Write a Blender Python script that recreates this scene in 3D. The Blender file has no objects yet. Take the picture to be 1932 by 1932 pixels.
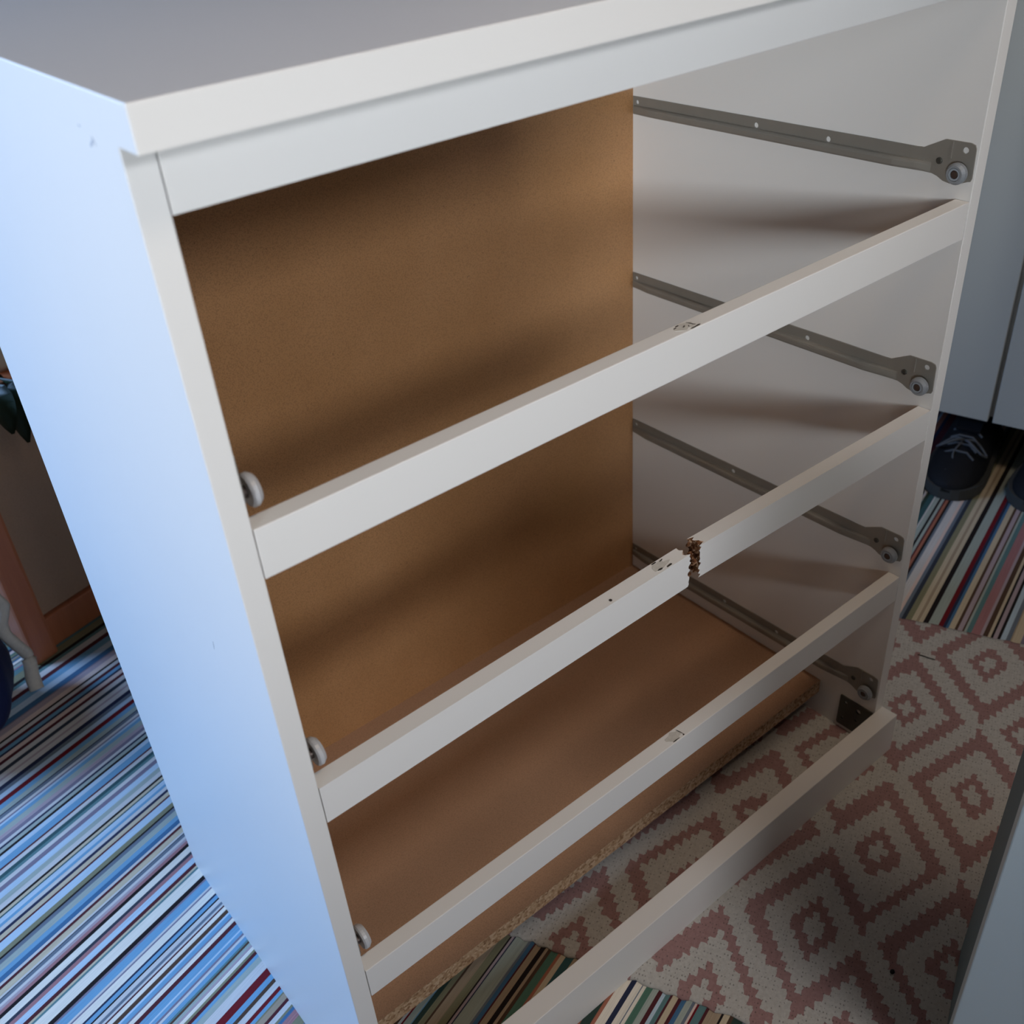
import bpy, bmesh, math, random
from mathutils import Vector, Matrix
from mathutils.geometry import tessellate_polygon

sc = bpy.context.scene
C = sc.collection
random.seed(11)

# ------------------------------------------------------------------ camera
cam_d = bpy.data.cameras.new('camera')
cam = bpy.data.objects.new('camera', cam_d)
C.objects.link(cam)
_R = ((0.7706, -0.6339, -0.0651), (-0.4014, -0.4035, -0.8222), (0.4950, 0.6598, -0.5654))
_x, _y, _z = (Vector(r) for r in _R)
_z.normalize(); _x = (_x - _z * _x.dot(_z)).normalized(); _y = _z.cross(_x)
_m = Matrix((( _x.x, -_y.x, -_z.x, -0.16229), (_x.y, -_y.y, -_z.y, -0.49362), (_x.z, -_y.z, -_z.z, 1.09616), (0, 0, 0, 1)))
cam.matrix_world = _m
cam_d.sensor_fit = 'HORIZONTAL'
cam_d.sensor_width = 36.0
cam_d.lens = 1950.2 * 36.0 / 1932.0
cam_d.clip_start = 0.02
cam_d.dof.use_dof = True
cam_d.dof.focus_distance = 1.0
cam_d.dof.aperture_fstop = 9.0
sc.camera = cam

# ------------------------------------------------------------------ world, lights, exposure
sc.view_settings.view_transform = 'Standard'
sc.view_settings.look = 'None'
sc.view_settings.gamma = 1.0
sc.view_settings.use_curve_mapping = False
sc.view_settings.exposure = 0.0
w = bpy.data.worlds.new('world'); sc.world = w
w.use_nodes = True
w.node_tree.nodes['Background'].inputs[0].default_value = (0.55, 0.62, 0.72, 1)
w.node_tree.nodes['Background'].inputs[1].default_value = 0.25

ROOM = math.radians(16.0)                     # the room is turned against the chest
E1 = Vector((math.cos(ROOM), math.sin(ROOM), 0)); E2 = Vector((-math.sin(ROOM), math.cos(ROOM), 0))
def RT(t, s, z=0.0):
    return E1 * t + E2 * s + Vector((0, 0, z))

def window_light(name, loc, target, sx, sy, energy, col, spread):
    l = bpy.data.lights.new(name, 'AREA'); l.shape = 'RECTANGLE'; l.size = sx; l.size_y = sy
    l.energy = energy; l.color = col; l.spread = spread
    o = bpy.data.objects.new(name, l); C.objects.link(o)
    d = Vector(target) - Vector(loc)
    o.location = loc; o.rotation_euler = d.to_track_quat('-Z', 'Y').to_euler()
    return o
WF = Vector((0.25, -2.45, 2.00))               # wide window in the wall behind the camera
WA = RT(-3.30, -1.15, 1.25)                   # narrow window ahead of the chest, on the left wall
WB = RT(-0.66, 2.15, 1.15)                    # window in the back wall, left of the chest
window_light('window_daylight', WF, (0.08, 0.1, 0.58), 1.10, 0.38, 2.95, (0.95, 0.98, 1.04), math.radians(56))
window_light('window_sidelight', WA, (0.30, 0.2, 1.04), 0.50, 0.42, 1.85, (0.94, 1.0, 1.06), math.radians(23))
window_light('window_skylight', WB, (-0.30, 0.45, 0.25), 0.95, 1.2, 24.5, (0.36, 0.60, 1.05), math.radians(78))
CL = Vector((0.55, -0.75, 2.30))               # added warm overhead fill, an unseen lamp above and in front of the chest
_l = bpy.data.lights.new('overhead_fill_glow', 'AREA'); _l.shape = 'DISK'; _l.size = 0.36
_l.energy = 7.6; _l.color = (1.0, 0.79, 0.60)
_o = bpy.data.objects.new('overhead_fill_glow', _l); C.objects.link(_o); _o.location = CL
sc.cycles.max_bounces = 5
sc.cycles.diffuse_bounces = 4
sc.cycles.glossy_bounces = 2
sc.cycles.adaptive_threshold = 0.04

# ------------------------------------------------------------------ helpers
ORI = {}
def srgb(r, g, b):
    f = lambda c: (c / 255 / 12.92) if c <= 10 else ((c / 255 + 0.055) / 1.055) ** 2.4
    return (f(r), f(g), f(b), 1.0)

def empty(name, loc, label, cat, group=None):
    o = bpy.data.objects.new(name, None); C.objects.link(o)
    o.location = loc; o.empty_display_size = 0.05
    o['label'] = label; o['category'] = cat
    if group: o['group'] = group
    ORI[o.name] = Vector(loc)
    return o

def mk(name, bm, mat, parent=None, label=None, cat=None, kind=None, group=None, smooth=False, normals=True):
    """one mesh object out of a bmesh in world coordinates, origin at its box centre"""
    if normals: bmesh.ops.recalc_face_normals(bm, faces=bm.faces[:])
    lo = Vector((1e9,) * 3); hi = Vector((-1e9,) * 3)
    for v in bm.verts:
        for k in range(3):
            lo[k] = min(lo[k], v.co[k]); hi[k] = max(hi[k], v.co[k])
    c = (lo + hi) / 2
    if parent is None: c.z = lo.z
    for v in bm.verts: v.co -= c
    me = bpy.data.meshes.new(name); bm.to_mesh(me); bm.free()
    for m in (mat if isinstance(mat, (list, tuple)) else [mat]): me.materials.append(m)
    if smooth:
        for p in me.polygons: p.use_smooth = True
    o = bpy.data.objects.new(name, me); C.objects.link(o)
    o.location = c - (ORI[parent.name] if parent else Vector())
    ORI[o.name] = c
    if parent: o.parent = parent
    if label: o['label'] = label
    if cat: o['category'] = cat
    if kind: o['kind'] = kind
    if group: o['group'] = group
    return o

def bev(bm, edges, r, seg=2):
    if r > 0: bmesh.ops.bevel(bm, geom=edges, offset=r, segments=seg, profile=0.6, affect='EDGES', clamp_overlap=True)

def box(lo, hi, r=0.0, seg=2, bm=None, M=None, skip=None):
    own = bm is None
    b2 = bmesh.new()
    x0, y0, z0 = lo; x1, y1, z1 = hi
    vs = [b2.verts.new(p) for p in ((x0,y0,z0),(x1,y0,z0),(x1,y1,z0),(x0,y1,z0),(x0,y0,z1),(x1,y0,z1),(x1,y1,z1),(x0,y1,z1))]
    for f in ((3,2,1,0),(4,5,6,7),(0,1,5,4),(1,2,6,5),(2,3,7,6),(3,0,4,7)): b2.faces.new([vs[i] for i in f])
    bev(b2, [e for e in b2.edges if not (skip and skip((e.verts[0].co + e.verts[1].co) / 2))], r, seg)
    if M is not None: bmesh.ops.transform(b2, matrix=M, verts=b2.verts[:])
    if own: return b2
    join(bm, b2); return bm

def join(bm, other):
    me = bpy.data.meshes.new('tmp'); other.to_mesh(me); other.free(); bm.from_mesh(me); bpy.data.meshes.remove(me)

MR = Matrix(((E1.x, E2.x, 0, 0), (E1.y, E2.y, 0, 0), (0, 0, 1, 0), (0, 0, 0, 1)))   # room axes (t,s,z) -> world
def rbox(lo, hi, r=0.0, bm=None): return box(lo, hi, r, 2, bm, MR)

def prism(loops, to3d, depth, bm=None):
    """outline (first loop) with holes, extruded by `depth` along the third axis of to3d(a,b,d)"""
    own = bm is None
    if own: bm = bmesh.new()
    flat = [p for l in loops for p in l]
    tris = tessellate_polygon([[Vector((a, b, 0)) for a, b in l] for l in loops])
    f = [bm.verts.new(to3d(a, b, 0.0)) for a, b in flat]
    k = [bm.verts.new(to3d(a, b, depth)) for a, b in flat]
    for t in tris:
        try:
            bm.faces.new([f[i] for i in t]); bm.faces.new([k[i] for i in reversed(t)])
        except ValueError: pass
    o = 0
    for l in loops:
        n = len(l)
        for i in range(n):
            j = (i + 1) % n
            bm.faces.new((f[o+i], f[o+j], k[o+j], k[o+i]))
        o += n
    return bm

def ring(a, b, r, n=14): return [(a + r * math.cos(2*math.pi*i/n), b + r * math.sin(2*math.pi*i/n)) for i in range(n)]

def lathe(profile, M, n=28, bm=None):
    """profile of (r, h), turned about local z, placed by M"""
    own = bm is None
    b2 = bmesh.new()
    rows = []
    for r, h in profile:
        if r < 1e-6: rows.append([b2.verts.new((0, 0, h))])
        else: rows.append([b2.verts.new((r*math.cos(2*math.pi*i/n), r*math.sin(2*math.pi*i/n), h)) for i in range(n)])
    for a, b in zip(rows, rows[1:]):
        for i in range(n):
            j = (i+1) % n
            q = [a[i % len(a)], a[j % len(a)], b[j % len(b)], b[i % len(b)]]
            u = []
            for v in q:
                if v not in u: u.append(v)
            if len(u) > 2: b2.faces.new(u)
    bmesh.ops.transform(b2, matrix=M, verts=b2.verts[:])
    if own: return b2
    join(bm, b2); return bm

def tube(pts, radii, n=10, bm=None, flat=1.0):
    own = bm is None
    if own: bm = bmesh.new()
    pts = [Vector(p) for p in pts]
    if not isinstance(radii, (list, tuple)): radii = [radii] * len(pts)
    rows = []; up = Vector((0.123, 0.31, 0.94)).normalized()
    for i, p in enumerate(pts):
        d = (pts[min(i+1, len(pts)-1)] - pts[max(i-1, 0)]).normalized()
        a = d.cross(up)
        if a.length < 1e-4: a = d.cross(Vector((1, 0, 0)))
        a.normalize(); b = d.cross(a).normalized()
        rows.append([bm.verts.new(p + a*math.cos(2*math.pi*k/n)*radii[i] + b*math.sin(2*math.pi*k/n)*radii[i]*flat) for k in range(n)])
    for r0, r1 in zip(rows, rows[1:]):
        for k in range(n):
            bm.faces.new((r0[k], r0[(k+1) % n], r1[(k+1) % n], r1[k]))
    bm.faces.new(list(reversed(rows[0]))); bm.faces.new(rows[-1])
    return bm

def catmull(pts, m=6):
    P = [Vector(p) for p in pts]; P = [P[0]*2 - P[1]] + P + [P[-1]*2 - P[-2]]
    out = []
    for i in range(1, len(P)-2):
        for k in range(m):
            t = k / m
            a, b, c, d = P[i-1:i+3]
            out.append(0.5*((2*b) + (c-a)*t + (2*a-5*b+4*c-d)*t*t + (3*b-a-3*c+d)*t*t*t))
    out.append(P[-2]); return out

# ------------------------------------------------------------------ materials
class N:
    def __init__(self, name):
        self.m = bpy.data.materials.new(name); self.m.use_nodes = True
        self.t = self.m.node_tree; self.b = self.t.nodes['Principled BSDF']
    def n(self, kind, **kw):
        x = self.t.nodes.new(kind)
        for k, v in kw.items():
            if k.startswith('i_'):
                key = k[2:]; key = int(key) if key.isdigit() else key
                x.inputs[key].default_value = v
            else: setattr(x, k, v)
        return x
    def l(self, a, b): self.t.links.new(a, b)
    def math(self, op, a, b=None, c=None, clamp=False):
        x = self.t.nodes.new('ShaderNodeMath'); x.operation = op; x.use_clamp = clamp
        for i, v in enumerate((a, b, c)):
            if v is None: continue
            if isinstance(v, (int, float)): x.inputs[i].default_value = v
            else: self.l(v, x.inputs[i])
        return x.outputs[0]
    def mix(self, f, a, b):
        x = self.t.nodes.new('ShaderNodeMix'); x.data_type = 'RGBA'
        for i, v in ((0, f), (6, a), (7, b)):
            if isinstance(v, (int, float, tuple)): x.inputs[i].default_value = v
            else: self.l(v, x.inputs[i])
        return x.outputs[2]
    def noise(self, scale, detail=3, rough=0.55, coord=None, vec=None):
        x = self.n('ShaderNodeTexNoise'); x.inputs['Scale'].default_value = scale
        x.inputs['Detail'].default_value = detail; x.inputs['Roughness'].default_value = rough
        self.l(vec if vec is not None else self.coord(coord or 'Object'), x.inputs['Vector']); return x.outputs['Fac']
    def coord(self, k='Object'):
        if not hasattr(self, 'tc'): self.tc = self.n('ShaderNodeTexCoord')
        return self.tc.outputs[k]
    def ramp(self, f, stops):
        x = self.n('ShaderNodeValToRGB'); e = x.color_ramp.elements
        while len(e) < len(stops): e.new(0.5)
        for k, (p, c) in enumerate(stops): e[k].position = p; e[k].color = c
        self.l(f, x.inputs[0]); return x.outputs[0]
    def bump(self, h, strength, dist=0.001):
        x = self.n('ShaderNodeBump'); x.inputs['Strength'].default_value = strength; x.inputs['Distance'].default_value = dist
        self.l(h, x.inputs['Height']); self.l(x.outputs[0], self.b.inputs['Normal'])
    def set(self, col=None, rough=0.5, metal=0.0, spec=0.5):
        if col is not None:
            if isinstance(col, tuple): self.b.inputs['Base Color'].default_value = col
            else: self.l(col, self.b.inputs['Base Color'])
        self.b.inputs['Roughness'].default_value = rough; self.b.inputs['Metallic'].default_value = metal
        self.b.inputs['Specular IOR Level'].default_value = spec
        return self

def foil(name, base, rough=0.42, var=0.03):
    q = N(name); c = q.noise(7.0, 2)
    dark = tuple(v * (1 - var) for v in base[:3]) + (1,)
    q.set(q.mix(c, dark, base), rough, 0, 0.45)
    return q.m
WHITE = foil('white_foil', (0.80, 0.79, 0.765, 1))
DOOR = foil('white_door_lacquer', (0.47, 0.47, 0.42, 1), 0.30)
WALL = foil('wall_paint', (0.64, 0.58, 0.50, 1), 0.85)
CEIL = foil('ceiling_paint', (0.66, 0.60, 0.54, 1), 0.9)
BRIGHT = foil('sky_tinted_drawer_foil', (0.74, 0.87, 0.92, 1), 0.40)  # white foil with a pale blue skylight cast mixed into its colour
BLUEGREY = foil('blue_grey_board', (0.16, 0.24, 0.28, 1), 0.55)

def hardboard(name, a, b, c, big=5.0):
    q = N(name)
    base = q.mix(q.ramp(q.noise(big, 3), [(0.30, (0,0,0,1)), (0.70, (1,1,1,1))]), a, b)
    sp = q.ramp(q.noise(650.0, 2, 0.7), [(0.40, (1,1,1,1)), (0.52, (0,0,0,1))])
    base = q.mix(q.math('MULTIPLY', sp, 0.30), base, c)
    sp2 = q.ramp(q.noise(330.0, 1, 0.5), [(0.72, (0,0,0,1)), (0.80, (1,1,1,1))])
    base = q.mix(q.math('MULTIPLY', sp2, 0.5), base, c)
    q.set(base, 0.45, 0, 0.45); return q.m
BACK = hardboard('brown_hardboard', (0.46, 0.235, 0.094, 1), (0.57, 0.305, 0.136, 1), (0.16, 0.075, 0.03, 1))
BOTTOM = hardboard('brown_coated_chipboard', (0.43, 0.255, 0.155, 1), (0.50, 0.300, 0.185, 1), (0.18, 0.10, 0.055, 1))
def chip(name, pal, scale):
    q = N(name); v = q.n('ShaderNodeTexVoronoi'); v.inputs['Scale'].default_value = scale
    q.l(q.coord(), v.inputs['Vector'])
    f = q.math('ADD', q.math('MULTIPLY', q.n('ShaderNodeSeparateColor').outputs[0], 0.0), 0.0)
    sepn = [x for x in q.t.nodes if x.bl_idname == 'ShaderNodeSeparateColor'][0]
    q.l(v.outputs['Color'], sepn.inputs[0])
    q.set(q.ramp(sepn.outputs[0], pal), 0.85, 0, 0.2); q.bump(q.noise(900.0, 3), 0.5, 0.001); return q.m
EDGE = chip('raw_chipboard_edge', [(0.0, (0.30, 0.165, 0.085, 1)), (0.35, (0.52, 0.33, 0.19, 1)), (1.0, (0.70, 0.51, 0.34, 1))], 330)
BROKEN = chip('torn_chipboard', [(0.0, (0.055, 0.018, 0.008, 1)), (0.45, (0.20, 0.085, 0.035, 1)), (0.8, (0.36, 0.20, 0.11, 1)), (1.0, (0.55, 0.38, 0.26, 1))], 420)

def plain(name, col, rough=0.5, metal=0.0, spec=0.5, var=0.12, scale=40.0):
    q = N(name); dark = tuple(v * (1 - var) for v in col[:3]) + (1,)
    q.set(q.mix(q.noise(scale, 1), dark, col), rough, metal, spec); return q.m
STEEL = plain('taupe_coated_steel', (0.275, 0.262, 0.232, 1), 0.42, 0.25, 0.5)
DARKSTEEL = plain('dark_zinc_steel', (0.085, 0.085, 0.075, 1), 0.45, 0.5)
HUB = plain('brown_rivet_steel', (0.09, 0.065, 0.055, 1), 0.4, 0.5)
ROLLER = plain('white_roller_plastic', (0.52, 0.53, 0.55, 1), 0.35, 0, 0.5, 0.05)
ROLLERGREY = plain('grey_roller_plastic', (0.24, 0.26, 0.28, 1), 0.35, 0, 0.5, 0.05)
ROLLERRING = plain('grey_roller_ring', (0.32, 0.36, 0.40, 1), 0.4)
INK = plain('dark_chipped_edge', (0.028, 0.022, 0.018, 1), 0.8)
SCUFF = plain('scuffed_foil', (0.66, 0.64, 0.59, 1), 0.7, 0, 0.3, 0.25, 260.0)
SMUDGE = plain('grey_smudge', (0.52, 0.55, 0.60, 1), 0.6, 0, 0.3, 0.3, 300.0)

def wood(name, a, b):
    q = N(name); mp = q.n('ShaderNodeMapping'); mp.inputs['Scale'].default_value = (30, 30, 3)
    q.l(q.coord(), mp.inputs['Vector'])
    q.set(q.mix(q.noise(2.2, 5, 0.6, vec=mp.outputs[0]), a, b), 0.32, 0, 0.5); return q.m
REDWOOD = wood('red_brown_varnished_wood', (0.34, 0.105, 0.048, 1), (0.56, 0.21, 0.10, 1))
PANEL = hardboard('dark_brown_panel', (0.40, 0.265, 0.175, 1), (0.46, 0.305, 0.205, 1), (0.28, 0.18, 0.12, 1))
LEAF = plain('dark_green_leaf', (0.022, 0.045, 0.022, 1), 0.4, 0, 0.5, 0.4, 25.0)
POT = plain('white_glazed_pot', (0.66, 0.66, 0.63, 1), 0.3)
SOIL = plain('potting_soil', (0.03, 0.02, 0.014, 1), 0.95)
NAVY = plain('navy_nylon', (0.004, 0.010, 0.062, 1), 0.6, 0, 0.4, 0.4, 30.0)
NAVYDARK = plain('black_trim', (0.004, 0.004, 0.008, 1), 0.6)
STRAP = plain('off_white_webbing', (0.62, 0.59, 0.53, 1), 0.8, 0, 0.3, 0.2, 200.0)
SHOE = plain('black_shoe_fabric', (0.006, 0.007, 0.010, 1), 0.75, 0, 0.3, 0.4, 90.0)
SOLE = plain('grey_shoe_sole', (0.055, 0.056, 0.052, 1), 0.7, 0, 0.3)
LACE = plain('grey_shoe_lace', (0.10, 0.11, 0.12, 1), 0.8, 0, 0.3)
BLACK = plain('black_thread', (0.006, 0.006, 0.006, 1), 0.8)
GLASS = plain('window_glass', (0.65, 0.75, 0.85, 1), 0.05)

# striped carpet: the colours come from a per-stripe attribute, the weave from noise
def carpet():
    q = N('striped_carpet'); a = q.n('ShaderNodeVertexColor'); a.layer_name = 'stripe'
    mp = q.n('ShaderNodeMapping', vector_type='TEXTURE'); mp.inputs['Rotation'].default_value = (0, 0, ROOM); mp.inputs['Scale'].default_value = (1/14, 1/700, 1)
    q.l(q.coord(), mp.inputs['Vector'])
    f = q.noise(1.0, 3, 0.6, vec=mp.outputs[0])
    k = q.math('ADD', q.math('MULTIPLY', f, 0.50), 0.74)
    mul = q.n('ShaderNodeVectorMath', operation='SCALE'); q.l(a.outputs[0], mul.inputs[0]); q.l(k, mul.inputs['Scale'])
    q.set(mul.outputs[0], 0.9, 0, 0.15); q.bump(f, 0.35, 0.002); return q.m
CARPET = carpet()

def rug_mat():
    """knitted rug: nested diamonds on a staggered lattice, stepped to the stitch grid (object x,y = rug axes)"""
    q = N('pink_diamond_rug')
    sx = q.n('ShaderNodeSeparateXYZ'); q.l(q.coord(), sx.inputs[0])
    cu, cv = 0.0108, 0.0074
    jit = q.noise(150.0, 2)
    def snap(o, c):
        x = q.math('ADD', o, q.math('MULTIPLY', q.math('SUBTRACT', jit, 0.5), 0.007))
        return q.math('MULTIPLY', q.math('ADD', q.math('FLOOR', q.math('DIVIDE', x, c)), 0.5), c)
    U, V = snap(sx.outputs[0], cu), snap(sx.outputs[1], cv)
    def wrap(x, c0, per, off):
        t = q.math('SUBTRACT', x, c0 + off)
        return q.math('ADD', q.math('SUBTRACT', t, q.math('MULTIPLY', q.math('ROUND', q.math('DIVIDE', t, per)), per)), off)
    def between(x, lo, hi): return q.math('MULTIPLY', q.math('GREATER_THAN', x, lo), q.math('LESS_THAN', x, hi))
    fam = []
    for uc, vc, off, lo, hi in ((0.402, -0.3285, 0.015, -0.054, 0.2), (0.5326, -0.3807, -0.015, -0.2, 0.054)):
        du, dv = wrap(U, uc, 0.2612, 0.0), wrap(V, vc, 0.150, off)
        m = q.math('ADD', q.math('DIVIDE', q.math('ABSOLUTE', du), 0.105), q.math('DIVIDE', q.math('ABSOLUTE', dv), 0.073))
        fam.append(q.math('MAXIMUM', between(m, 0.19, 0.395), q.math('MULTIPLY', between(m, 0.815, 1.085), between(dv, lo, hi))))
    pink = q.math('MAXIMUM', fam[0], fam[1])
    cream = q.mix(q.noise(260.0, 2), (0.40, 0.385, 0.36, 1), (0.60, 0.585, 0.55, 1))
    rose = q.mix(q.noise(260.0, 2), (0.27, 0.155, 0.15, 1), (0.40, 0.250, 0.24, 1))
    col = q.mix(pink, cream, rose)
    # the stitch gaps: small dark dots on the grid
    fu = q.math('FRACT', q.math('DIVIDE', sx.outputs[0], cu*0.5)); fv = q.math('FRACT', q.math('DIVIDE', sx.outputs[1], cv*0.5))
    du = q.math('ABSOLUTE', q.math('SUBTRACT', fu, 0.5)); dv = q.math('ABSOLUTE', q.math('SUBTRACT', fv, 0.5))
    hole = q.math('MULTIPLY', q.math('GREATER_THAN', du, 0.32), q.math('GREATER_THAN', dv, 0.30))
    hole = q.math('MULTIPLY', hole, q.math('GREATER_THAN', q.noise(190.0, 1), 0.55))
    col = q.mix(q.math('MULTIPLY', hole, 0.55), col, (0.07, 0.06, 0.055, 1))
    q.set(col, 0.95, 0, 0.1)
    h = q.math('ADD', q.math('MULTIPLY', q.math('COSINE', q.math('MULTIPLY', sx.outputs[1], 2*math.pi/cv)), 0.22), q.noise(420.0, 2))
    q.bump(h, 0.35, 0.0015); return q.m

# ------------------------------------------------------------------ the room shell
PAL = dict(W=(232,224,210), L=(206,203,200), LB=(184,204,218), B=(116,162,192), DB=(72,112,148), N=(46,52,76), K=(38,32,33),
           M=(86,42,48), R=(112,30,38), P=(166,120,122), MV=(176,160,166), PG=(130,122,138), T=(96,130,132), DT=(58,90,94),
           GG=(164,174,166), O=(134,132,106), BG=(200,186,160), TN=(168,150,128), BR=(86,66,54), PC=(220,198,188), S=(110,120,132),
           DS=(58,64,76), OR=(168,108,88), G=(84,120,104), DG=(52,70,64))
S_LEFT = ("0.9707:O 0.9554:K 0.9484:T 0.9415:L 0.929:M 0.92:B 0.9066:LB 0.8935:DB 0.8827:PG 0.8806:MV 0.87:PC 0.8605:K 0.8564:L 0.8491:M "
 "0.843:B 0.8359:N 0.8318:PC 0.8238:M 0.8179:L 0.809:DS 0.8022:L 0.7944:MV 0.7906:L 0.782:N 0.7749:S 0.7684:LB 0.76:R 0.7518:B 0.7436:GG "
 "0.7356:DS 0.7338:S 0.7285:L 0.7241:PG 0.7214:LB 0.7179:B 0.7119:GG 0.7033:MV 0.6973:PG 0.6914:L 0.6864:N 0.683:GG 0.6772:K 0.6731:LB "
 "0.6658:B 0.6553:M 0.6524:L 0.6461:DT 0.6406:T 0.6359:L 0.6297:PG 0.6227:LB 0.6136:GG 0.6061:L 0.5986:K 0.595:BG 0.5906:DT 0.5884:LB "
 "0.5811:B 0.5768:L 0.5711:N 0.5668:BG 0.5605:M 0.5577:LB 0.5466:O 0.5398:K 0.537:S 0.5316:GG 0.523:B 0.5164:DB 0.5098:L 0.506:M 0.5021:BG "
 "0.4945:L 0.4919:DS 0.4907:S 0.4863:L 0.4825:MV 0.4788:P 0.4745:K 0.4696:W 0.4605:DS 0.4563:P 0.451:LB 0.4427:M 0.4375:BG 0.4346:T 0.4317:W "
 "0.4182:K 0.4123:PG 0.4096:B 0.3989:L 0.3962:PG 0.3941:W 0.3844:N 0.3818:B 0.3764:K 0.3743:L 0.3689:S 0.3652:L 0.3625:M 0.3604:W 0.355:BR "
 "0.3497:LB 0.3471:B 0.3417:PG 0.3396:W 0.3343:M 0.329:B 0.3198:LB 0.3177:B 0.3135:PG 0.3108:L 0.3076:B 0.3023:T 0.2997:BR 0.297:GG 0.2933:MV "
 "0.2902:W 0.2859:O 0.2828:M 0.2786:B 0.2743:GG 0.267:L 0.2554:R 0.2459:B 0.2391:BR 0.2344:L 0.227:R 0.2223:B 0.218:END")
S_MID = ("0.0699:DG 0.0643:O 0.0582:BR 0.0559:TN 0.0461:O 0.0378:K 0.0359:MV 0.0331:N 0.0317:GG 0.016:S 0.0132:DB 0.0086:M 0.0067:TN "
 "-0.0002:K -0.0057:TN -0.0090:BR -0.0130:G -0.0215:OR -0.0250:BG -0.0310:DT -0.0400:END")
S_NEAR = ("-0.0855:DG -0.0951:OR -0.0991:W -0.1087:N -0.1143:W -0.1215:S -0.1227:W -0.1263:G -0.1335:GG -0.1399:M -0.1447:LB -0.1486:T -0.1534:M "
 "-0.1558:BG -0.1621:M -0.1661:DB -0.1709:GG -0.1772:S -0.1804:PC -0.1828:R -0.1851:T -0.193:M -0.1962:TN -0.2096:K -0.212:BG -0.2183:BR -0.2222:DG -0.2326:END")
S_RIGHT = ("-0.1183:GG -0.1257:K -0.1294:GG -0.1341:M -0.1368:OR -0.1414:K -0.1451:S -0.1488:L -0.1599:PC -0.165:S -0.1701:DS -0.176:O -0.1844:BG "
 "-0.1912:TN -0.1954:BG -0.2013:K -0.2089:GG -0.2232:R -0.23:N -0.2342:DB -0.2383:BG -0.2467:BR -0.2509:MV -0.2576:BR -0.2601:GG -0.2635:T "
 "-0.2702:P -0.2827:MV -0.2868:BR -0.2935:BG -0.2977:K -0.301:MV -0.3068:K -0.311:LB -0.3184:S -0.3244:END")
T0, T1, SA, SB = -3.45, 2.25, -2.62, 2.26
def stripes(lists):
    segs = []
    for l in lists:
        e = [(float(x.split(':')[0]), x.split(':')[1]) for x in l.split()]
        segs += [(a[0], b[0], a[1]) for a, b in zip(e, e[1:])]
    keys = [k for k in PAL]; out = []; cur = SB
    rnd = random.Random(5)
    def fill(hi, lo):
        while hi > lo + 1e-6:
            wdt = min(hi - lo, rnd.choice((0.002, 0.003, 0.004, 0.006, 0.007, 0.009, 0.012)))
            out.append((hi, hi - wdt, rnd.choice(keys))); hi -= wdt
    for a, b, c in segs:
        if a < cur - 1e-6: fill(cur, a)
        out.append((min(a, cur), b, c)); cur = b
    fill(cur, SA); return out
def build_floor():
    bm = bmesh.new(); lay = bm.loops.layers.float_color.new('stripe')
    for lists, t0, t1 in (((S_LEFT, S_MID, S_NEAR), T0, 0.72), ((S_RIGHT,), 0.72, T1)):
        n = max(1, round((t1 - t0) / 0.12))
        ts = [t0 + (t1 - t0) * i / n for i in range(n + 1)]
        for a, b, c in stripes(lists):
            col = srgb(*PAL[c])
            lo = [bm.verts.new(RT(t, b)) for t in ts]; hi = [bm.verts.new(RT(t, a)) for t in ts]
            for i in range(n):
                f = bm.faces.new((lo[i], lo[i+1], hi[i+1], hi[i]))
                for lp in f.loops: lp[lay] = col
    bmesh.ops.recalc_face_normals(bm, faces=bm.faces[:])
    me = bpy.data.meshes.new('floor'); bm.to_mesh(me); bm.free(); me.materials.append(CARPET)
    o = bpy.data.objects.new('floor', me); C.objects.link(o)
    o['kind'] = 'structure'; o['label'] = 'carpeted floor in thin multicoloured stripes running from wall to wall'
    return o
build_floor()
HGT = 2.45
mk('wall_back', rbox((T0, SB, 0), (T1, SB + 0.1, HGT)), WALL, kind='structure', label='pale painted wall behind the chest and the wooden cabinet')
mk('wall_right', rbox((T1, SA, 0), (T1 + 0.1, SB, HGT)), WALL, kind='structure', label='pale painted wall behind the white wardrobe')
mk('wall_left', rbox((T0 - 0.1, SA, 0), (T0, SB, HGT)), WALL, kind='structure', label='pale painted window wall on the left')
mk('wall_front', rbox((T0, SA - 0.1, 0), (T1, SA, HGT)), WALL, kind='structure', label='pale painted wall behind the camera')
ceiling = mk('ceiling', rbox((T0, SA, HGT), (T1, SB, HGT + 0.1)), CEIL, kind='structure', label='flat white ceiling')
mk('fill_lamp_dome', lathe([(0.0, 0.02), (0.20, 0.02), (0.21, 0.05), (0.20, 0.10), (0.12, 0.148), (0.0, 0.148)], Matrix.Translation((CL.x, CL.y, CL.z)), 36), POT, ceiling, label='unseen round white dome added over the overhead fill light')  # fixture out of view, added to go with the fill light
def window(name, P, a0, a1, z0, z1, label):
    """frame and pane on a wall; P maps (along the wall, out of the wall, height) to world"""
    def bx(bm, lo, hi, r=0.003):
        b2 = box(lo, hi, r)
        for v in b2.verts: v.co = P(*v.co)
        if bm is None: return b2
        join(bm, b2); return bm
    bm = bmesh.new()
    for lo, hi in (((a0 - 0.06, 0, z0 - 0.06), (a1 + 0.06, 0.05, z0)), ((a0 - 0.06, 0, z1), (a1 + 0.06, 0.05, z1 + 0.06)),
                   ((a0 - 0.06, 0, z0), (a0, 0.05, z1)), ((a1, 0, z0), (a1 + 0.06, 0.05, z1))): bx(bm, lo, hi)
    o = mk(name, bm, WHITE, kind='structure', label=label)
    mk('pane', bx(None, (a0, 0.01, z0), (a1, 0.02, z1), 0), GLASS, o)
window('window_1', lambda a, d, z: RT(T0 + d, a, z), -1.42, -0.88, 1.02, 1.48, 'small white framed window on the left wall')
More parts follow.
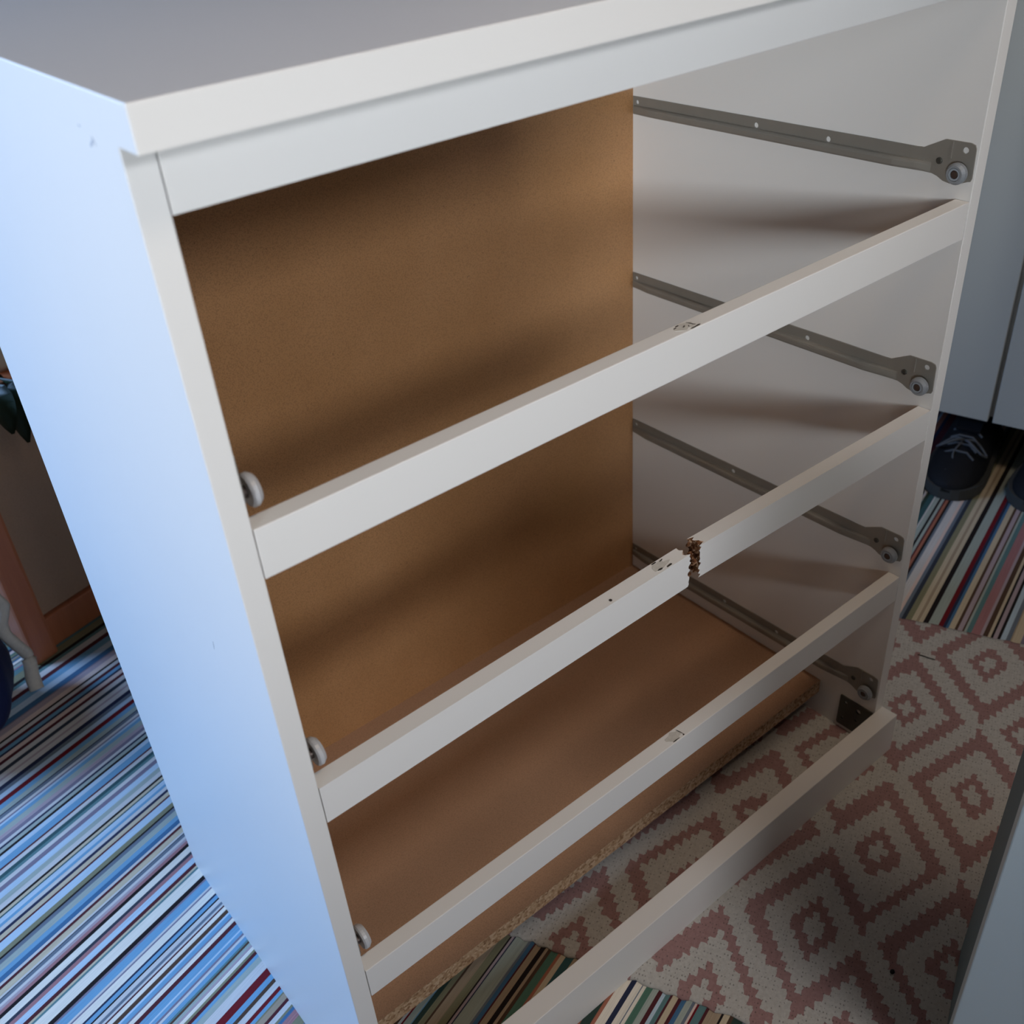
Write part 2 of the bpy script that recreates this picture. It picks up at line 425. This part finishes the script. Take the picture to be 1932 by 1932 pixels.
window('window_2', lambda a, d, z: RT(a, SB - d, z), -1.15, -0.17, 0.54, 1.76, 'white framed window on the back wall')
window('window_3', lambda a, d, z: RT(a, SA + d, z), -1.05, 0.15, 1.82, 2.18, 'long low white framed window behind the camera')

# ------------------------------------------------------------------ the chest of drawers
W, TS, ZT, OF, D = 0.80, 0.0167, 0.9778, 0.0230, 0.4502
IN = W - TS; YB = 0.4534; HR = 0.0368; TR = 0.0155
chest = empty('chest_of_drawers', (W/2, D/2, 0), 'white chest of drawers with its drawers taken out and one front rail snapped', 'chest of drawers')
mk('top_panel', box((0, -OF, ZT), (W, YB + 0.006, 1.0), 0.0009, skip=lambda m: m.z < ZT + 1e-4), WHITE, chest)
for x0, x1 in ((0, TS), (IN, W)):
    mk('side_panel', box((x0, 0, 0), (x1, D + 0.006, ZT), 0.0008, skip=lambda m: m.z > ZT - 1e-4), WHITE, chest)
mk('back_panel', box((TS, YB, 0.045), (IN, YB + 0.004, ZT)), BACK, chest, label='thin brown hardboard back')
# bottom board: coated faces, raw front edge
bm = box((TS, 0.0869, 0.0446), (IN, YB, 0.0666), 0.0)
for f in bm.faces:
    f.normal_update(); f.material_index = 1 if abs(f.normal.y) > 0.9 else 0
mk('bottom_board', bm, [BOTTOM, EDGE], chest, label='brown chipboard bottom with a raw front edge')
G = 0.0007
rails = []
for z, lab in ((ZT, 'wide white rail under the top'), (0.7527, None), (0.2971, None)):
    rails.append(mk('front_rail', box((TS + G, 0.0004, z - HR), (IN - G, TR, z), 0.0008, skip=lambda m: m.z > ZT - 1e-4), WHITE, chest, label=lab))
mk('plinth_rail', box((0, -0.0226, 0.0), (W, 0.0, 0.0684), 0.0009), WHITE, chest, label='white plinth rail along the floor')

# the snapped rail: two pieces pushed inwards at a torn break
def torn_piece(x_fixed, x_break, push, z, seed, sgn):
    """grid-built bar from x_fixed to a ragged end at x_break; its free end is pushed back by `push`"""
    rnd = random.Random(seed); bm = bmesh.new()
    ny, nz = 7, 14
    off = [[(rnd.random() - 0.5) * 0.0042 for _ in range(nz + 1)] for _ in range(ny + 1)]
    for i in range(ny + 1):
        for k in range(nz + 1):
            if 0 < i < ny: off[i][k] += sgn * (0.0035 + 0.003 * math.sin(k * 1.3 + seed) * math.sin(i * 1.1))
            else: off[i][k] = off[i][k] * 0.95
    def P(i, k, end):
        y = 0.0004 + (TR - 0.0004) * i / ny; zz = z - HR + HR * k / nz
        x = x_fixed if not end else x_break + off[i][k]
        f = (x - x_fixed) / (x_break - x_fixed)
        return (x, y + push * f, zz + 0.0012 * f * (1 if sgn > 0 else 0))
    a = [[bm.verts.new(P(i, k, False)) for k in range(nz + 1)] for i in range(ny + 1)]
    b = [[bm.verts.new(P(i, k, True)) for k in range(nz + 1)] for i in range(ny + 1)]
    for i in range(ny):
        for k in range(nz):
            bm.faces.new((a[i][k], a[i][k+1], a[i+1][k+1], a[i+1][k]))
            bm.faces.new((b[i][k], b[i+1][k], b[i+1][k+1], b[i][k+1])).material_index = 1
    for k in range(nz):
        bm.faces.new((a[0][k], b[0][k], b[0][k+1], a[0][k+1])); bm.faces.new((a[ny][k], a[ny][k+1], b[ny][k+1], b[ny][k]))
    for i in range(ny):
        bm.faces.new((a[i][0], a[i+1][0], b[i+1][0], b[i][0])); bm.faces.new((a[i][nz], b[i][nz], b[i+1][nz], a[i+1][nz]))
    return bm
Z3 = 0.5256
broken_a = mk('broken_rail', torn_piece(TS + G, 0.4090, 0.0053, Z3, 3, -1), [WHITE, BROKEN], chest, label='longer stretch of the snapped white rail')
broken_b = mk('broken_rail', torn_piece(IN - G, 0.4248, 0.0070, Z3, 8, 1), [WHITE, BROKEN], chest, label='shorter stretch of the snapped rail with torn chipboard showing')
# torn crumbs clinging to the break
rnd = random.Random(4)
for k in range(9):
    cpos = Vector((0.4215 + rnd.uniform(-0.003, 0.002), 0.0072 + rnd.uniform(0.001, 0.0135), Z3 - HR * rnd.uniform(0.08, 0.97)))
    bm = bmesh.new(); bmesh.ops.create_icosphere(bm, subdivisions=1, radius=1)
    for v in bm.verts: v.co = cpos + Vector((v.co.x * rnd.uniform(0.002, 0.0042), v.co.y * rnd.uniform(0.0012, 0.0028), v.co.z * rnd.uniform(0.0012, 0.0038)))
    mk('chipboard_splinter', bm, BROKEN, broken_b)

# chewed spots halfway along the rails
def chewed(parent, x, y0, z, seed, chips, shift=0.0):
    r = random.Random(seed)
    n = 12; lo = []
    for i in range(n):
        a = 2*math.pi*i/n
        lo.append((x + 0.0115*math.cos(a)*r.uniform(0.55, 1.1), y0 + TR/2 + shift + 0.0064*math.sin(a)*r.uniform(0.55, 1.1)))
    mk('scuffed_patch', prism([lo], lambda a, b, d: (a, b, z + d), 0.00025), SCUFF, parent)
    for cx, cy, sx, sy, rot in chips:
        l = []
        for i in range(7):
            a = 2*math.pi*i/7; px = sx*math.cos(a)*r.uniform(0.6, 1.2); py = sy*math.sin(a)*r.uniform(0.6, 1.2)
            l.append((x + cx + px*math.cos(rot) - py*math.sin(rot), y0 + cy + shift + px*math.sin(rot) + py*math.cos(rot)))
        mk('chipped_spot', prism([l], lambda a, b, d: (a, b, z + d), 0.0005), INK, parent)
chewed(rails[1], 0.395, 0, 0.7527, 1, [(-0.0085, 0.0105, 0.0022, 0.0008, 0.2), (-0.004, 0.0125, 0.002, 0.0006, 0), (-0.001, 0.008, 0.0022, 0.0007, 0.4),
                                     (0.0025, 0.0062, 0.0014, 0.0006, 0.9), (0.007, 0.0075, 0.0006, 0.0042, 0.25), (0.0085, 0.0022, 0.0026, 0.0008, 0.0), (0.004, 0.0018, 0.004, 0.0006, 0.0)])
chewed(broken_a, 0.378, 0.0049, Z3 + 0.0001, 2, [(0.006, 0.0025, 0.004, 0.0011, 0.1), (-0.004, 0.0038, 0.003, 0.0009, 0.0), (-0.002, 0.0138, 0.0032, 0.0007, 0.0), (0.0055, 0.0125, 0.0026, 0.0006, 0.3)])
chewed(rails[2], 0.398, 0, 0.2971, 3, [(0.0085, 0.0078, 0.0005, 0.0042, 0.2), (0.0088, 0.0026, 0.0012, 0.0008, 0.4), (-0.002, 0.0022, 0.0045, 0.0005, 0.0)])
mk('chipped_spot', prism([ring(0.3125, 0.0085, 0.0016, 6)], lambda a, b, d: (a, b, Z3 + d), 0.0004), INK, broken_a)

# drawer runners with their rollers
def runner(side, z0):
    """side=+1: on the right panel, projecting to -x; side=-1: mirrored on the left panel"""
    xw = IN if side > 0 else TS
    X = lambda d: xw - side * d
    out = [(0.4520, 0.0065), (0.1125, 0.0105), (0.0640, 0.0108), (0.0560, 0.0112), (0.0345, 0.0222), (0.0090, 0.0226), (0.0045, 0.0212), (0.0030, 0.0180),
           (0.0022, -0.0095), (0.0034, -0.0124), (0.0060, -0.0130), (0.0130, -0.0160), (0.0240, -0.0178), (0.0314, -0.0165), (0.0380, -0.0132), (0.0440, -0.0115), (0.0585, -0.0112), (0.4520, -0.0140)]
    holes = [ring(0.4447, 0.000, 0.0024), ring(0.261, 0.0005, 0.0030), ring(0.1658, 0.0008, 0.0030), ring(0.0130, 0.0152, 0.0031)]
    o = mk('drawer_runner', prism([out] + holes, lambda y, z, d: (X(d), y, z0 + z), 0.0014), STEEL, chest, label='taupe steel drawer runner')
    # the rolled channel the drawer wheel rides on
    prof = [(0.0014, -0.0035), (0.0050, -0.0040), (0.0072, -0.0052), (0.0078, -0.0070), (0.0078, -0.0112), (0.0070, -0.0130), (0.0050, -0.0138), (0.0014, -0.0138)]
    bm = bmesh.new(); rows = []
    for y, k, dz in ((0.4500, 0.35, -0.0004), (0.420, 1.0, 0), (0.085, 1.0, 0.0024), (0.062, 0.55, 0.0028), (0.046, 0.05, 0.0028)):
        rows.append([bm.verts.new((X(0.0014 + (d - 0.0014) * k), y, z0 + z + dz)) for d, z in prof])
    for a, b in zip(rows, rows[1:]):
        for i in range(len(prof) - 1): bm.faces.new((a[i], a[i+1], b[i+1], b[i]))
    bm.faces.new(rows[0]); bm.faces.new(list(reversed(rows[-1])))
    mk('rolled_channel', bm, STEEL, o)
    yr, zr = 0.0148, z0 - 0.0052
    if side < 0: yr, zr = 0.0185, z0 - 0.0145
    M = Matrix.Translation((X(0.0), yr, zr)) @ Matrix.Rotation(-side * math.pi/2, 4, 'Y')
    rr = 0.0102 if side > 0 else 0.0112
    h0, h1 = (0.0045, 0.0125) if side > 0 else (0.0085, 0.0155)
    mk('roller', lathe([(0.004, h0), (rr - 0.0012, h0), (rr, h0 + 0.0014), (rr, h1 - 0.0028), (rr - 0.0022, h1), (0.0062, h1), (0.0060, h1 - 0.0022), (0.0040, h1 - 0.0022), (0.004, h0)], M), ROLLERGREY if side > 0 else ROLLER, o, label='plastic roller wheel')
    mk('roller_ring', lathe([(0.0058, h1 - 0.0019), (0.0058, h1 - 0.0003), (0.0041, h1 - 0.0003), (0.0041, h1 - 0.0019), (0.0058, h1 - 0.0019)], M), ROLLERRING, o)
    mk('axle', lathe([(0.0, 0.0010), (0.0040, 0.0010), (0.0040, h1 - 0.0012), (0.0030, h1 - 0.0002), (0.0, h1 - 0.0002)], M, 18), HUB, o)
    M2 = Matrix.Translation((X(0.0014), 0.0378, z0 + 0.0016)) @ Matrix.Rotation(-side * math.pi/2, 4, 'Y')
    mk('rivet', lathe([(0.0032, 0), (0.0032, 0.0010), (0.0022, 0.0014), (0.0020, 0.0006), (0.0, 0.0006)], M2, 16), DARKSTEEL, o)
    mk('stop_tab', box((min(X(0.0014), X(0.0024)), 0.0262, z0 + 0.0055), (max(X(0.0014), X(0.0024)), 0.0274, z0 + 0.0215)), STEEL, o)
for z0 in (0.7838, 0.5578, 0.3316, 0.1042):
    runner(1, z0); runner(-1, z0 - 0.001)
# corner brackets behind the plinth
for side, xw in ((1, IN), (-1, TS)):
    lp = [(0.0012, 0.0135), (0.0516, 0.0130), (0.0530, 0.0160), (0.0518, 0.0652), (0.0012, 0.0655)]
    mk('corner_bracket', prism([lp, ring(0.0425, 0.0560, 0.0028), ring(0.0225, 0.0535, 0.0038), ring(0.0445, 0.0270, 0.0022), ring(0.0180, 0.0210, 0.0042), ring(0.0240, 0.036, 0.0018)],
                             lambda y, z, d: (xw - side * d, y, z), 0.0022), DARKSTEEL, chest, label='dark steel corner bracket behind the plinth')
# marks on the left side panel
r = random.Random(9)
side_l = [c for c in chest.children if c.name.startswith('side_panel')][0]
for y, z, sy, sz, rot in ((0.0365, 0.9735, 0.0040, 0.0010, -0.6), (0.0325, 0.9752, 0.0028, 0.0006, 0.9), (0.0875, 0.6165, 0.0005, 0.0045, 0.25), (0.048, 0.9800, 0.0015, 0.0005, 0.2)):
    l = [(y + a*math.cos(rot) - b*math.sin(rot), z + a*math.sin(rot) + b*math.cos(rot)) for a, b in ((-sy, 0), (-sy*0.3, -sz), (sy*0.6, -sz*0.8), (sy, 0.0), (sy*0.4, sz), (-sy*0.5, sz*0.7))]
    mk('smudge', prism([l], lambda a, b, d: (-d, a, b), 0.00015), SMUDGE, side_l)

# ------------------------------------------------------------------ diamond rug
RA = math.radians(26.0); EU = Vector((math.cos(RA), math.sin(RA), 0)); EV = Vector((-math.sin(RA), math.cos(RA), 0))
RUG = rug_mat()
def build_rug():
    UA, UB, VA, VB = 0.262, 0.992, -0.98, 0.10
    bm = bmesh.new(); nu, nv = 150, 120; r = random.Random(2)
    ea = [r.uniform(-0.0022, 0.0022) for _ in range(nv + 1)]; eb = [r.uniform(-0.0022, 0.0022) for _ in range(nv + 1)]
    g = []
    for j in range(nv + 1):
        v = VA + (VB - VA) * j / nv; row = []
        for i in range(nu + 1):
            k = i / nu; u = (UA + ea[j]) * (1 - k) + (UB + eb[j]) * k
            e = min(i, nu - i) / 3.0; z = 0.0032 + 0.0018 * min(1, e) + 0.0007 * math.sin(u * 23 + v * 9) * math.sin(v * 17)
            row.append(bm.verts.new((u, v, z)))
        g.append(row)
    for j in range(nv):
        for i in range(nu): bm.faces.new((g[j][i], g[j][i+1], g[j+1][i+1], g[j+1][i]))
    ring_ = g[0] + [g[j][nu] for j in range(1, nv + 1)] + list(reversed(g[nv]))[1:] + [g[j][0] for j in range(nv - 1, 0, -1)]
    low = [bm.verts.new((v.co.x, v.co.y, 0.0004)) for v in ring_]
    n = len(ring_)
    for i in range(n): bm.faces.new((ring_[i], low[i], low[(i+1) % n], ring_[(i+1) % n]))
    bmesh.ops.recalc_face_normals(bm, faces=bm.faces[:])
    me = bpy.data.meshes.new('diamond_rug'); bm.to_mesh(me); bm.free(); me.materials.append(RUG)
    for p in me.polygons: p.use_smooth = True
    o = bpy.data.objects.new('diamond_rug', me); C.objects.link(o); o.rotation_euler = (0, 0, RA)
    o['label'] = 'cream rug with dusty pink nested diamonds lying under the chest'; o['category'] = 'rug'
    return o
build_rug()
bm = bmesh.new(); bmesh.ops.create_icosphere(bm, subdivisions=2, radius=0.0028)
for v in bm.verts: v.co = Vector((v.co.x * 1.1, v.co.y * 0.9, v.co.z * 0.8)) + Vector((0.5222, -0.2117, 0.0068))
mk('crumb', bm, BLACK, label='tiny black crumb lying on the pink and cream rug', cat='crumb')
mk('thread', tube(catmull([(0.9865, 0.0560, 0.0062), (0.9890, 0.0480, 0.0066), (0.9905, 0.0420, 0.0066), (0.9945, 0.0330, 0.0062)]), 0.0008, 6), BLACK,
   label='short dark thread lying on the rug beside the chest', cat='thread')

# ------------------------------------------------------------------ wardrobe at the right
TW = 1.497
ward = empty('wardrobe', RT(TW + 0.28, -0.14, 0), 'white wardrobe with plain doors standing behind the right side of the chest', 'wardrobe')
mk('body', rbox((TW + 0.021, -0.67, 0.122), (TW + 0.58, 0.84, 2.08), 0.002), WHITE, ward)
for s0, s1 in ((-0.670, -0.1695), (-0.1615, 0.339), (0.345, 0.84)):
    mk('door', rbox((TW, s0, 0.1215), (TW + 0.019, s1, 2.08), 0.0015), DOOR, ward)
for s in (-0.64, 0.80):
    for t in (TW + 0.06, TW + 0.54):
        mk('leg', rbox((t - 0.02, s - 0.02, 0), (t + 0.02, s + 0.02, 0.124), 0.003), NAVYDARK, ward)

# ------------------------------------------------------------------ sneakers under the wardrobe
def shoe(name, s_mid, t_toe, yaw, label, laces=True):
    L_, base = 0.285, RT(t_toe + 0.14, s_mid, 0)
    M = Matrix.Translation(RT(t_toe, s_mid, 0.0)) @ Matrix.Rotation(ROOM + yaw, 4, 'Z')     # local x: toe -> heel, y: across
    th = empty(name, base, label, 'shoe', 'dark sneakers under the wardrobe')
    tr = lambda x, y, z: M @ Vector((x, y, z))
    wid = lambda x: 0.050 * (1 - (1 - min(1, x/0.075))**2.2)**0.5 * (1 - 0.20 * max(0, (x - 0.10)/0.18)) if x < 0.235 else 0.050*0.85*max(0.02, (1 - ((x - 0.235)/0.052)**2.2))**0.5
    hgt = lambda x: 0.030 + 0.028*min(1, x/0.06)**0.7 + 0.042*max(0, min(1, (x - 0.07)/0.10))
    xs = [0.001, 0.006, 0.016, 0.03, 0.05, 0.075, 0.10, 0.13, 0.16, 0.19, 0.22, 0.245, 0.265, 0.28, 0.2855]
    n = 14; rows = []; bm = bmesh.new()
    for x in xs:
        w_, h = wid(x), hgt(x); row = []
        for k in range(n + 1):
            a = math.pi * k / n
            row.append(bm.verts.new(tr(x, w_*0.97*math.cos(a)*(1 - 0.22*math.sin(a)**2), 0.016 + (h - 0.016)*abs(math.sin(a))**0.75)))
        rows.append(row)
    for a, b in zip(rows, rows[1:]):
        for k in range(n): bm.faces.new((a[k], a[k+1], b[k+1], b[k]))
    bm.faces.new(rows[0]); bm.faces.new(list(reversed(rows[-1])))
    up = mk('upper', bm, SHOE, th, smooth=True)
    ol = [(x, wid(x)*1.06 + 0.002) for x in xs] + [(x, -wid(x)*1.06 - 0.002) for x in reversed(xs)]
    mk('sole', prism([ol], lambda a, b, d: tr(a, b, 0.001 + d), 0.022), SOLE, th)
    col = [tr(0.205 + 0.070*math.cos(a), 0.030*math.sin(a), hgt(0.205 + 0.070*math.cos(a)) + 0.001) for a in [2*math.pi*i/18 for i in range(19)]]
    mk('collar', tube(col, 0.006, 8), NAVYDARK, th)
    mk('tongue', box((0, 0, 0), (1, 1, 1), M=M @ Matrix.Translation((0.115, -0.021, 0.083)) @ Matrix.Rotation(-0.32, 4, 'Y') @ Matrix.Diagonal((0.055, 0.042, 0.006, 1))), SHOE, th)
    for x in (0.075, 0.092, 0.109, 0.126):
        mk('lace', tube([tr(x - 0.004, -0.026, hgt(x) - 0.008), tr(x, -0.012, hgt(x) + 0.002), tr(x, 0.012, hgt(x) + 0.002), tr(x + 0.004, 0.026, hgt(x) - 0.008)], 0.0022, 6), LACE, th)
    if laces:
        x = 0.10; h = hgt(x)
        for sgn in (-1, 1):
            mk('bow_loop', tube(catmull([tr(x, 0, h + 0.003), tr(x - 0.018, sgn*0.012, h + 0.010), tr(x - 0.026, sgn*0.036, h - 0.004), tr(x - 0.002, sgn*0.043, h - 0.020), tr(x + 0.008, sgn*0.020, h - 0.001), tr(x, 0, h + 0.003)]), 0.0022, 6), LACE, up)
        mk('lace_end', tube(catmull([tr(x, 0.002, h + 0.002), tr(x - 0.03, 0.010, h - 0.010), tr(x - 0.055, 0.004, 0.048), tr(x - 0.07, 0.012, 0.044)]), 0.0018, 6), LACE, up)
    return th
shoe('sneaker', -0.132, 1.400, 0.02, 'black sneaker with loose grey laces poking out from under the wardrobe')
shoe('sneaker', -0.268, 1.425, -0.10, 'black sneaker under the wardrobe, cut off by the right edge of the photo', False)
mk('cord', tube(catmull([RT(1.420, -0.090, 0.004), RT(1.395, -0.096, 0.005), RT(1.365, -0.085, 0.004), RT(1.345, -0.060, 0.004)]), 0.0022, 6), BLACK,
   label='thin black cord on the carpet in front of the shoes', cat='cord')

# ------------------------------------------------------------------ drawer standing on end at the lower right
dd = Vector((0.43, -0.903, 0)).normalized(); dn = Vector((-dd.y, dd.x, 0))        # along the front panel / away from the camera
drawer = empty('removed_drawer', (0.56, -0.48, 0), 'bright white drawer stood on end on the rug at the lower right', 'drawer')
def dslab(a0, a1, b0, b1, z0, z1, mat, name, r=0.0012, label=None):
    M = Matrix(((dd.x, dn.x, 0, 0.4545), (dd.y, dn.y, 0, -0.3060), (0, 0, 1, 0), (0, 0, 0, 1)))
    return mk(name, box((a0, b0, z0), (a1, b1, z1), r, 2, None, M), mat, drawer, label=label)
dslab(0, 0.46, 0, 0.018, 0.006, 0.82, BRIGHT, 'drawer_front', label='bright white drawer front')
# the side board behind it, seen almost edge-on
sd = Vector((0.600 - 0.4735, -0.247 + 0.3005, 0)); sa = math.atan2(sd.y, sd.x)
M = Matrix.Translation((0.4735, -0.3005, 0)) @ Matrix.Rotation(sa, 4, 'Z')
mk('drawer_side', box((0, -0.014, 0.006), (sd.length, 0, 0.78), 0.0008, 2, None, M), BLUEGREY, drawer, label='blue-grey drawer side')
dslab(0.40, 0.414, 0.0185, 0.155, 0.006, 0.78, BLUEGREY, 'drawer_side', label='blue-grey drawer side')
dslab(0.022, 0.398, 0.135, 0.140, 0.010, 0.77, BLUEGREY, 'drawer_base')

# ------------------------------------------------------------------ wooden cabinet, plant, bag at the left
SC_ = 0.975
cab = empty('wooden_cabinet', RT(0.75, SC_ + 0.2, 0), 'low red-brown wooden cabinet with a dark brown panel behind the chest', 'cabinet')
mk('base_rail', rbox((0.28, SC_, 0), (1.25, SC_ + 0.025, 0.0575), 0.003), REDWOOD, cab)
mk('panel', rbox((0.28, SC_ + 0.008, 0.060), (1.25, SC_ + 0.016, 0.405), 0.001), PANEL, cab)
mk('top_rail', rbox((0.28, SC_, 0.405), (1.25, SC_ + 0.025, 0.440), 0.003), REDWOOD, cab)
mk('corner_post', rbox((0.246, SC_ - 0.018, 0), (0.288, SC_ + 0.03, 0.440), 0.006), REDWOOD, cab)
mk('corner_post', rbox((1.235, SC_ - 0.022, 0), (1.278, SC_ + 0.03, 0.440), 0.006), REDWOOD, cab)
mk('side_panel', rbox((0.258, SC_ + 0.03, 0.02), (0.273, SC_ + 0.42, 0.440), 0.002), REDWOOD, cab)
mk('top', rbox((0.255, SC_ - 0.012, 0.440), (1.285, SC_ + 0.43, 0.458), 0.004), REDWOOD, cab)
pot_c = RT(0.405, SC_ + 0.062, 0.458)
plant = empty('potted_plant', pot_c, 'white pot with dark drooping leaves on the wooden cabinet', 'plant')
mk('pot', lathe([(0, 0), (0.050, 0), (0.054, 0.01), (0.068, 0.11), (0.072, 0.115), (0.072, 0.128), (0.064, 0.128), (0.062, 0.10), (0, 0.098)], Matrix.Translation(pot_c)), POT, plant, smooth=True)
mk('soil', lathe([(0, 0.105), (0.061, 0.104), (0.061, 0.098), (0, 0.098)], Matrix.Translation(pot_c)), SOIL, plant)
def leaf(base, mid, tip, width):
    """a curved blade through three points"""
    bm = bmesh.new(); rows = []; pts = catmull([base, mid, tip], 5)
    for k, p in enumerate(pts):
        f = k / (len(pts) - 1); d = (pts[min(k+1, len(pts)-1)] - pts[max(k-1, 0)]).normalized()
        side = d.cross(Vector((0.25, 0.9, 0.3))).normalized(); nv = d.cross(side)
        wv = width * math.sin(math.pi * (0.05 + 0.93 * f)) ** 0.8
        rows.append([bm.verts.new(p - side * wv + nv * wv * 0.25), bm.verts.new(p), bm.verts.new(p + side * wv + nv * wv * 0.25)])
    for a, b in zip(rows, rows[1:]):
        for i in range(2): bm.faces.new((a[i], a[i+1], b[i+1], b[i]))
    bmesh.ops.solidify(bm, geom=bm.faces[:], thickness=0.0008); return bm
rl = random.Random(3)
for k in range(11):
    a = 2*math.pi*k/11 + rl.uniform(-0.2, 0.2); o_ = Vector((math.cos(a), math.sin(a), 0)); ln = rl.uniform(0.07, 0.11)
    mk('leaf', leaf(pot_c + o_*0.02 + Vector((0, 0, 0.10)), pot_c + o_*ln*0.6 + Vector((0, 0, 0.19)), pot_c + o_*ln*1.15 + Vector((0, 0, 0.20)), rl.uniform(0.016, 0.024)), LEAF, plant, smooth=True)
for tt, z1 in ((0.352, 0.372), (0.378, 0.392), (0.335, 0.395)):
    mk('leaf', leaf(RT(tt + 0.02, SC_ + 0.002, 0.462), RT(tt + 0.005, SC_ - 0.035, 0.448), RT(tt, SC_ - 0.045, z1), 0.019), LEAF, plant, smooth=True)

bag_c = Vector((-0.170, 0.920, 0))
bag = empty('fabric_bag', bag_c, 'dark navy fabric bag slumped on the striped carpet at the left edge', 'bag')
bm = bmesh.new(); bmesh.ops.create_uvsphere(bm, u_segments=40, v_segments=24, radius=1)
for v in bm.verts:
    x, y, z = v.co
    rr = 1 + 0.05*math.sin(3*math.atan2(y, x) + 2*z) + 0.03*math.sin(7*math.atan2(y, x) - 3*z)
    zz = (z + 1) / 2
    k = (1 - 0.30 * zz) * rr
    v.co = bag_c + Vector((x*0.125*k, y*0.115*k, max(0.002, 0.215 * zz**1.1)))
mk('bag_body', bm, NAVY, bag, smooth=True)
mk('bag_handle', tube(catmull([bag_c + Vector((-0.06, 0, 0.18)), bag_c + Vector((-0.05, -0.03, 0.25)), bag_c + Vector((0.01, -0.03, 0.26)), bag_c + Vector((0.03, 0, 0.19))]), 0.007, 8), NAVYDARK, bag)
mk('webbing_strap', tube(catmull([RT(0.198, 0.940, 0.235), RT(0.2127, 0.930, 0.191), RT(0.2220, 0.925, 0.157), RT(0.2080, 0.925, 0.122), RT(0.2160, 0.92, 0.088), RT(0.2240, 0.918, 0.060), RT(0.2130, 0.905, 0.030), RT(0.208, 0.895, 0.013)]), 0.011, 10, None, 0.8), STRAP,
   label='off-white curled strap hanging between the navy bag and the wooden post', cat='strap', smooth=True)
